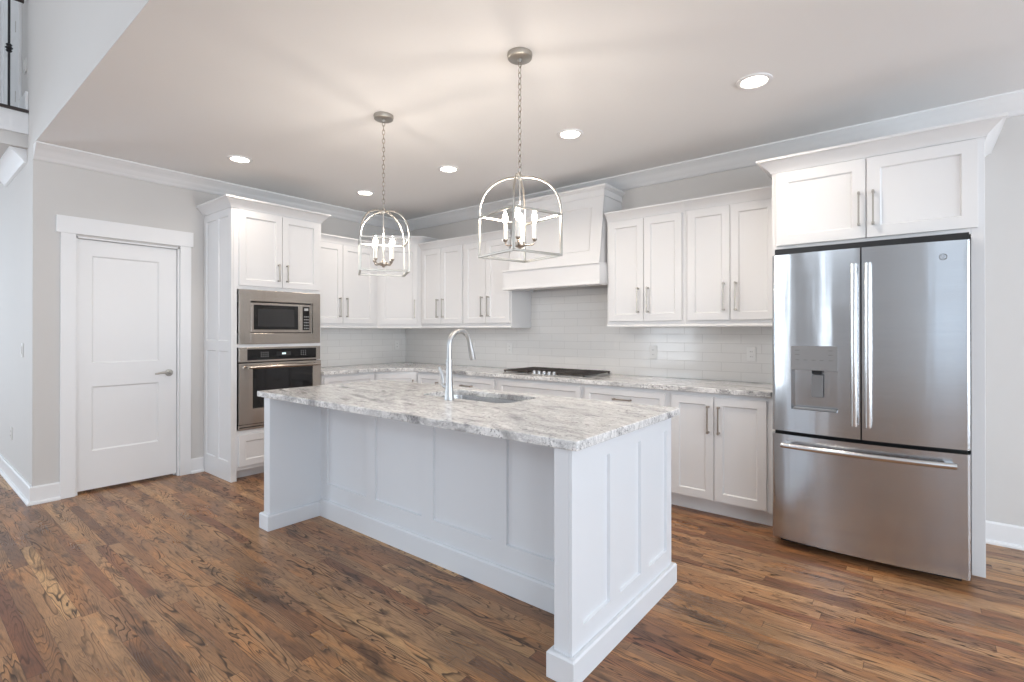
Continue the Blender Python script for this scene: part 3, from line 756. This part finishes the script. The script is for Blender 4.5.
MB().lathe([(0, .0105), (.045, .0105), (.045, .013), (.03, .013), (.028, .0115), (0, .0115)], (0, 0, 0), 20).build('drain', 'chrome', si, smooth=True)
# faucet
fa = thing('kitchen_faucet', 'tall brushed steel gooseneck faucet with pull-down spray head on the island', 'faucet', (-2.140, 2.085, .9145))
MB().lathe([(0, 0), (.030, 0), (.031, .004), (.029, .010), (.026, .03), (.024, .06), (.020, .13), (.0185, .19), (.0185, .222), (0, .223)], (0, 0, 0), 28).build('body', 'chrome', fa, smooth=True)
MB().lathe([(0, .2225), (.0205, .2225), (.021, .228), (.0205, .236), (0, .237)], (0, 0, 0), 24).build('collar', 'chrome', fa, smooth=True)
pts = [(0, 0, .236), (0, 0, .28)]; R_ = .088
for k in range(0, 15):
    a = radians(180 - k * 165 / 14); pts.append((0, R_ + R_ * cos(a), .318 + R_ * sin(a)))
e = pts[-1]; tdir = Vector((0, sin(radians(15)) * 1.0, -cos(radians(15))))
MB().tube(pts, .0150, 16).build('spout', 'chrome', fa, smooth=True)
p0 = Vector(e); 
MB().tube([p0, p0 + tdir * .02, p0 + tdir * .05, p0 + tdir * .095, p0 + tdir * .115], [.0158, .0165, .0175, .0195, .0185], 16).build('spray_head', 'chrome', fa, smooth=True)
lv = MB().tube([(-.018, 0, .075), (-.046, 0, .082)], .016, 14).tube([(-.046, 0, .082), (-.054, -.002, .100), (-.055, -.004, .130), (-.062, -.006, .165), (-.076, -.008, .190)], [.012, .012, .011, .013, .011], 12, flat=.7)
lv.build('lever', 'chrome', fa, smooth=True)

# ------------------------------------------------------------------ refrigerator
FX0, FX1, FS = -.695, .222, -.2345
fr_ = thing('refrigerator', 'large stainless steel french-door refrigerator with water dispenser and bottom freezer drawer', 'refrigerator', (FS, 3.9, 0))
def fl(b): return b.xf(Matrix.Translation((-FS, -3.9, 0)))
def fy(x):
    u = (x - (FX0 + FX1) / 2) / ((FX1 - FX0) / 2)
    y = 3.418 + .034 * u * u
    for e, r in ((FX0, .022), (FX1, .010)):
        dd = abs(x - e)
        if dd < r: y += r - math.sqrt(max(0, r * r - (r - dd) ** 2))
    return y
def bowed(x0, x1, z0, z1, hole=None, yb=3.515):
    xs = set([x0, x1]); n = 22
    for i in range(n + 1): xs.add(x0 + (x1 - x0) * i / n)
    for e in (FX0, FX1):
        for dd in (.0005, .0015, .003, .006, .010, .015, .022):
            x = e + dd if e == FX0 else e - dd
            if x0 < x < x1: xs.add(x)
    if hole: xs = {x for x in xs if min(abs(x - hole[0]), abs(x - hole[1])) > .004 or x in (x0, x1)} | {hole[0], hole[1]}
    xs = sorted(xs); zs = [z0] + ([hole[2], hole[3]] if hole else []) + [z1]
    b = MB()
    for i in range(len(xs) - 1):
        xa, xb = xs[i], xs[i + 1]; ya, yc = fy(xa), fy(xb)
        for j in range(len(zs) - 1):
            if hole and hole[0] - 1e-6 <= xa and xb <= hole[1] + 1e-6 and j == 1: continue
            b.add([(xa, ya, zs[j]), (xb, yc, zs[j]), (xb, yc, zs[j + 1]), (xa, ya, zs[j + 1])], [(0, 1, 2, 3)])
        b.add([(xa, ya, z0), (xa, yb, z0), (xb, yb, z0), (xb, yc, z0)], [(0, 1, 2, 3)])
        b.add([(xa, ya, z1), (xb, yc, z1), (xb, yb, z1), (xa, yb, z1)], [(0, 1, 2, 3)])
    for x in (x0, x1):
        for j in range(len(zs) - 1): b.add([(x, fy(x), zs[j]), (x, fy(x), zs[j + 1]), (x, yb, zs[j + 1]), (x, yb, zs[j])], [(0, 1, 2, 3)])
    b.add([(x0, yb, z0), (x0, yb, z1), (x1, yb, z1), (x1, yb, z0)], [(0, 1, 2, 3)])
    return b
HO = (-.585, -.345, .850, 1.232)
body = fl(MB().box(FX0 + .012, FX1 - .012, 3.525, 4.25, .055, 1.765)).build('body', 'greyplate', fr_)
fl(MB().box(FX0 + .008, FX1 - .008, 3.516, 3.524, .075, 1.78)).build('gasket', 'gasket', fr_)
fl(MB().box(FX0 + .03, FX1 - .03, 3.56, 4.2, .0, .054)).build('toe_grille', 'black', fr_)
fl(MB().box(FX0 + .004, FX1 - .0, 3.53, 4.2, 1.766, 1.835)).build('gap_shade_block', 'black', fr_)  # black block above the fridge body, painted shade for the gap
ld = fl(bowed(FX0, FS - .0035, .712, 1.787, HO)).build('fridge_door', 'steel', fr_, smooth=True)
rd = fl(bowed(FS + .0035, FX1, .712, 1.787)).build('fridge_door', 'steel', fr_, smooth=True)
fd = fl(bowed(FX0, FX1, .052, .690)).build('freezer_drawer', 'steel', fr_, smooth=True)
# dispenser: panel above, recessed cavity below
hx0, hx1, hz0, hz1 = HO
yf = min(fy(hx0), fy(hx1))
yA, yB = fy(hx0), fy(hx1)
b = MB().add([(hx0, yA - .002, 1.088), (hx1, yB - .002, 1.088), (hx1, yB - .002, hz1), (hx0, yA - .002, hz1), (hx0, yA + .02, 1.088), (hx1, yB + .02, 1.088), (hx1, yB + .02, hz1), (hx0, yA + .02, hz1)],
             [(0, 1, 2, 3), (4, 7, 6, 5), (0, 4, 5, 1), (3, 2, 6, 7), (0, 3, 7, 4), (1, 5, 6, 2)])
dp_ = fl(b).build('dispenser_panel', 'greyplate', ld, bevel=.001, segs=1)
b = MB(); yk = 3.500
b.add([(hx0, yA, hz0), (hx0, yk, hz0), (hx0, yk, 1.088), (hx0, yA, 1.088)], [(0, 1, 2, 3)])
b.add([(hx1, yB, hz0), (hx1, yk, hz0), (hx1, yk, 1.088), (hx1, yB, 1.088)], [(0, 3, 2, 1)])
b.add([(hx0, yA, hz0), (hx1, yB, hz0), (hx1, yk, hz0 + .006), (hx0, yk, hz0 + .006)], [(0, 1, 2, 3)])
b.add([(hx0, yk, hz0), (hx1, yk, hz0), (hx1, yk, 1.088), (hx0, yk, 1.088)], [(0, 1, 2, 3)])
b.add([(hx0, yA, 1.088), (hx1, yB, 1.088), (hx1, yk, 1.088), (hx0, yk, 1.088)], [(0, 1, 2, 3)])
fl(b).build('dispenser_recess', 'steel', ld)
xm = (hx0 + hx1) / 2 + .012
fl(MB().box(xm - .030, xm + .030, 3.470, 3.484, .925, 1.062)).build('dispenser_paddle', 'greyplate', ld, bevel=.004)
fl(MB().box(xm - .026, xm + .026, 3.452, 3.495, 1.066, 1.086)).build('dispenser_spout', 'black', ld, bevel=.002)
fl(MB().box(hx0 + .010, hx1 - .010, yA - .004, yA + .055, hz0 + .001, hz0 + .010)).build('drip_tray', 'greyplate', ld, bevel=.002)
b = MB()
def mk(x, z, w_): y = yA + (yB - yA) * (x - hx0) / (hx1 - hx0) - .0028; b.box(x - w_ / 2, x + w_ / 2, y, y + .0006, z - .0018, z + .0018)
for z in (1.205, 1.180): mk(hx0 + .035, z, .028); mk(hx1 - .035, z, .022)
for f in (.14, .32, .5, .67, .86): mk(hx0 + (hx1 - hx0) * f, 1.148, .020)
fl(b).build('dispenser_marks', 'mark', ld)['kind'] = 'stuff'
def barv(x, z0, z1):
    b = MB(); pts = []; n = 14
    for i in range(n + 1):
        u = i / n * 2 - 1; pts.append((x, fy(x) - .052 + .010 * u * u, z0 + (z1 - z0) * i / n))
    b.tube(pts, .0105, 14, flat=1.55, up=(0, 1, 0))
    for z in (z0 + .03, z1 - .03): b.box(x - .012, x + .012, fy(x) - .045, fy(x) + .002, z - .018, z + .018)
    return b
fl(barv(FS - .030, .79, 1.695)).build('handle', 'bright', ld, smooth=True)
fl(barv(FS + .034, .79, 1.695)).build('handle', 'bright', rd, smooth=True)
pts = []
for i in range(17):
    u = i / 16 * 2 - 1; x = -.2335 + u * .398; pts.append((x, fy(x) - .058 + .004 * u * u, .634))
b = MB().tube(pts, .016, 14, flat=.8)
for x in (-.2335 - .37, -.2335 + .37): b.box(x - .018, x + .018, fy(x) - .05, fy(x) + .002, .623, .645)
fl(b).build('handle', 'bright', fd, smooth=True)
# round maker's emblem on the right door
b = MB(); ex, ez = .116, 1.705; ey = fy(ex) - .0018
b.tube([(ex + .0155 * cos(a * pi / 12), ey, ez + .0155 * sin(a * pi / 12)) for a in range(24)], .0013, 6, closed=True)
b.tube([(ex - .012, ey, ez + .004), (ex - .010, ey, ez + .010), (ex - .004, ey, ez + .009), (ex - .008, ey, ez - .001), (ex - .012, ey, ez - .009), (ex - .004, ey, ez - .010), (ex - .001, ey, ez - .001)], .0010, 5)
b.tube([(ex + .010, ey, ez + .009), (ex + .003, ey, ez + .009), (ex + .003, ey, ez + .002), (ex + .009, ey, ez + .001), (ex + .002, ey, ez - .003), (ex + .004, ey, ez - .010), (ex + .012, ey, ez - .008)], .0010, 5)
fl(b).build('emblem', 'mark', rd, smooth=True)

# ------------------------------------------------------------------ outlets and switches
def outlet(label, loc, rz, kind='outlet', gangs=1, name=None):
    t = thing(name or ('power_outlet' if kind == 'outlet' else 'light_switch'), label, 'outlet' if kind == 'outlet' else 'light switch', loc, rz, 'white wall outlets' if kind == 'outlet' else 'white light switches')
    w = .035 if gangs == 1 else .058
    MB().box(-w, w, -.006, 0, -.057, .057).build('cover_plate', 'plastic', t, bevel=.003)
    if kind == 'outlet':
        for s in (-1, 1):
            r = MB().box(-.017, .017, -.0085, -.0061, s * .020 - .014, s * .020 + .014).build('receptacle', 'plastic', t, bevel=.003)
            MB().box(-.008, -.005, -.0092, -.0086, s * .020 - .004, s * .020 + .006).box(.005, .008, -.0092, -.0086, s * .020 - .004, s * .020 + .006).build('slots', 'socket', r)
    else:
        for g in range(gangs):
            gx = 0 if gangs == 1 else (-.023 + g * .046)
            MB().box(gx - .016, gx + .016, -.011, -.0061, -.033, .033).build('rocker', 'plastic', t, bevel=.002)
    return t
yt_ = W - .0112
outlet('white outlet on the backsplash nearest the refrigerator', (-1.012, yt_, 1.137), 0)
outlet('white outlet on the backsplash just right of the cooktop', (-1.825, yt_, 1.131), 0)
outlet('white outlet on the backsplash just left of the cooktop', (-3.475, yt_, 1.135), 0)
outlet('white switch on the back wall backsplash, seen just right of the faucet spout', (-4.03, yt_, 1.128), 0, 'switch')
outlet('white outlet on the left wall backsplash near the room corner', (L + .0112, 4.165, 1.142), pi / 2)
outlet('white outlet on the left wall backsplash beside the tall oven cabinet', (L + .0112, 2.90, 1.150), pi / 2)
outlet('white light switch on the hallway wall left of the pantry door', (-5.68, Y7 - .0002, 1.165), 0, 'switch')
outlet('white outlet low on the hallway wall above the baseboard', (-6.22, Y7 - .0002, .42), 0)
outlet('white light switch on the upstairs wall beside the balcony railing', (-5.57, Y7 - .0002, 3.45), 0, 'switch')

# ------------------------------------------------------------------ recessed lights
def downlight(label, x, y, src=None):
    t = thing('recessed_light', label, 'ceiling light', (x, y, Z - .012), 0, 'recessed ceiling lights')
    MB().lathe([(.066, .0118), (.072, .004), (.086, .002), (.094, .006), (.095, .0118), (.066, .0119)], (0, 0, 0), 32).build('trim_ring', 'trim', t, smooth=True)
    MB().lathe([(0, .0112), (.0655, .0112), (.0655, .0090), (0, .0066)], (0, 0, 0), 32).build('lens', 'lamp', t, smooth=True)
    l = bpy.data.lights.new('downlight_beam', 'AREA'); l.shape = 'DISK'; l.size = .12; l.energy = 6.0 if x > -1 else (4.2 if x > -4.3 else 3.2); l.color = (1, .87, .74); l.spread = radians(140)
    o = bpy.data.objects.new('downlight_beam', l); o.location = (x, y, Z - .02); COL.objects.link(o)
    return t
downlight('lit recessed ceiling light, nearest and largest, above the refrigerator side', -.712, 3.10)
downlight('lit recessed ceiling light above the range hood, right of the nearer pendant chain', -1.941, 3.10)
downlight('lit recessed ceiling light between the two pendant chains', -3.193, 3.10)
downlight('lit recessed ceiling light just left of the farther pendant chain', -4.412, 3.10)
downlight('lit recessed ceiling light above the tall oven cabinet, leftmost of all', -4.359, 1.846)

# ------------------------------------------------------------------ pendants
def pendant(label, x, y, rz):
    zb = 1.700
    t = thing('lantern_pendant', label, 'pendant light', (x, y, zb), rz, 'lantern pendants over the island')
    H = Z - zb; s = .150; r = .0056; zu = .212; za = .412
    MB().lathe([(0, H - .0005), (.064, H - .0005), (.065, H - .008), (.062, H - .024), (.056, H - .028), (.012, H - .030), (.010, H - .045), (0, H - .046)], (0, 0, 0), 32).build('canopy', 'nickel', t, smooth=True)
    # chain of interlocking links
    z = H - .040; b = MB(); i = 0; ll = .038; top_loop = za + .052
    n = int(round((z - top_loop) / (ll * .74))); st = (z - top_loop) / n
    for i in range(n):
        zc = z - (i + .5) * st; pts = []
        for k in range(10):
            a = 2 * pi * k / 10; u = .0085 * cos(a); v = (ll / 2 - .001) * sin(a)
            pts.append((u, 0, zc + v) if i % 2 else (0, u, zc + v))
        b.tube(pts, .0023, 6, closed=True)
    b.build('chain', 'nickel_dark', t, smooth=True)
    b = MB().tube([(.013 * cos(k * pi / 8), 0, za + .036 + .016 * sin(k * pi / 8)) for k in range(16)], .0025, 8, closed=True)
    b.lathe([(0, za - .012), (.012, za - .012), (.014, za), (.011, za + .010), (.005, za + .020), (0, za + .021)], (0, 0, 0), 16)
    b.build('top_loop', 'nickel', t, smooth=True)
    b = MB()
    for z in (r, zu):
        for a in (-s, s): b.box(-s - r, s + r, a - r, a + r, z - r, z + r)
        for a in (-s, s): b.box(a - r, a + r, -s + r, s - r, z - r, z + r)
    for a in (-s, s):
        for c in (-s, s): b.box(a - r, a + r, c - r, c + r, r, zu)
    b.build('cage_frame', 'nickel', t, bevel=.001, segs=1)
    b = MB(); dg = s * math.sqrt(2)
    for a in (45, 135, 225, 315):
        ca, sa = cos(radians(a)), sin(radians(a)); pts = []
        for k in range(19):
            th = k / 18 * pi / 2; e = .85
            rr = dg * (cos(th) ** e if cos(th) > 1e-6 else 0); zz = zu + (za - zu) * (sin(th) ** e)
            pts.append((rr * ca, rr * sa, zz))
        b.tube(pts, .0052, 8)
    b.build('arched_arms', 'nickel', t, smooth=True)
    MB().tube([(0, 0, za - .01), (0, 0, .075)], .0042, 10).build('centre_rod', 'nickel', t, smooth=True)
    MB().lathe([(0, .040), (.006, .041), (.010, .048), (.022, .052), (.026, .060), (.026, .074), (.012, .080), (.006, .094), (0, .095)], (0, 0, 0), 20).build('hub', 'nickel_dark', t, smooth=True)
    for k in range(4):
        a = radians(45 + 90 * k); ca, sa = cos(a), sin(a); R = .076
        pts = [(.020 * ca, .020 * sa, .062)] + [((R - .018 + .018 * sin(q)) * ca, (R - .018 + .018 * sin(q)) * sa, .074 - .018 * cos(q) + .004) for q in [i * pi / 12 for i in range(7)]]
        arm = MB().tube(pts, .0038, 8).lathe([(0, .078), (.006, .078), (.013, .088), (.013, .092), (0, .0925)], (R * ca, R * sa, 0), 14).build('candle_arm', 'nickel_dark', t, smooth=True)
        MB().lathe([(0, .0925), (.0105, .0925), (.0105, .172), (0, .173)], (R * ca, R * sa, 0), 14).build('candle_sleeve', 'candle', arm, smooth=True)
        MB().lathe([(0, .173), (.006, .174), (.0125, .187), (.0140, .200), (.0115, .216), (.006, .230), (.0015, .240), (0, .2405)], (R * ca, R * sa, 0), 14).build('bulb', 'bulb', arm, smooth=True)
        l = bpy.data.lights.new('bulb_light', 'POINT'); l.energy = 2.3; l.color = (1, .89, .77); l.shadow_soft_size = .016
        o = bpy.data.objects.new('bulb_light', l); o.parent = t; o.location = (R * ca, R * sa, .262); COL.objects.link(o)
    return t
pendant('larger-looking nickel lantern pendant hanging over the island near the range hood', -1.584, 2.045, radians(-15))
pendant('smaller-looking nickel lantern pendant hanging over the left part of the island', -2.741, 2.068, radians(-33))
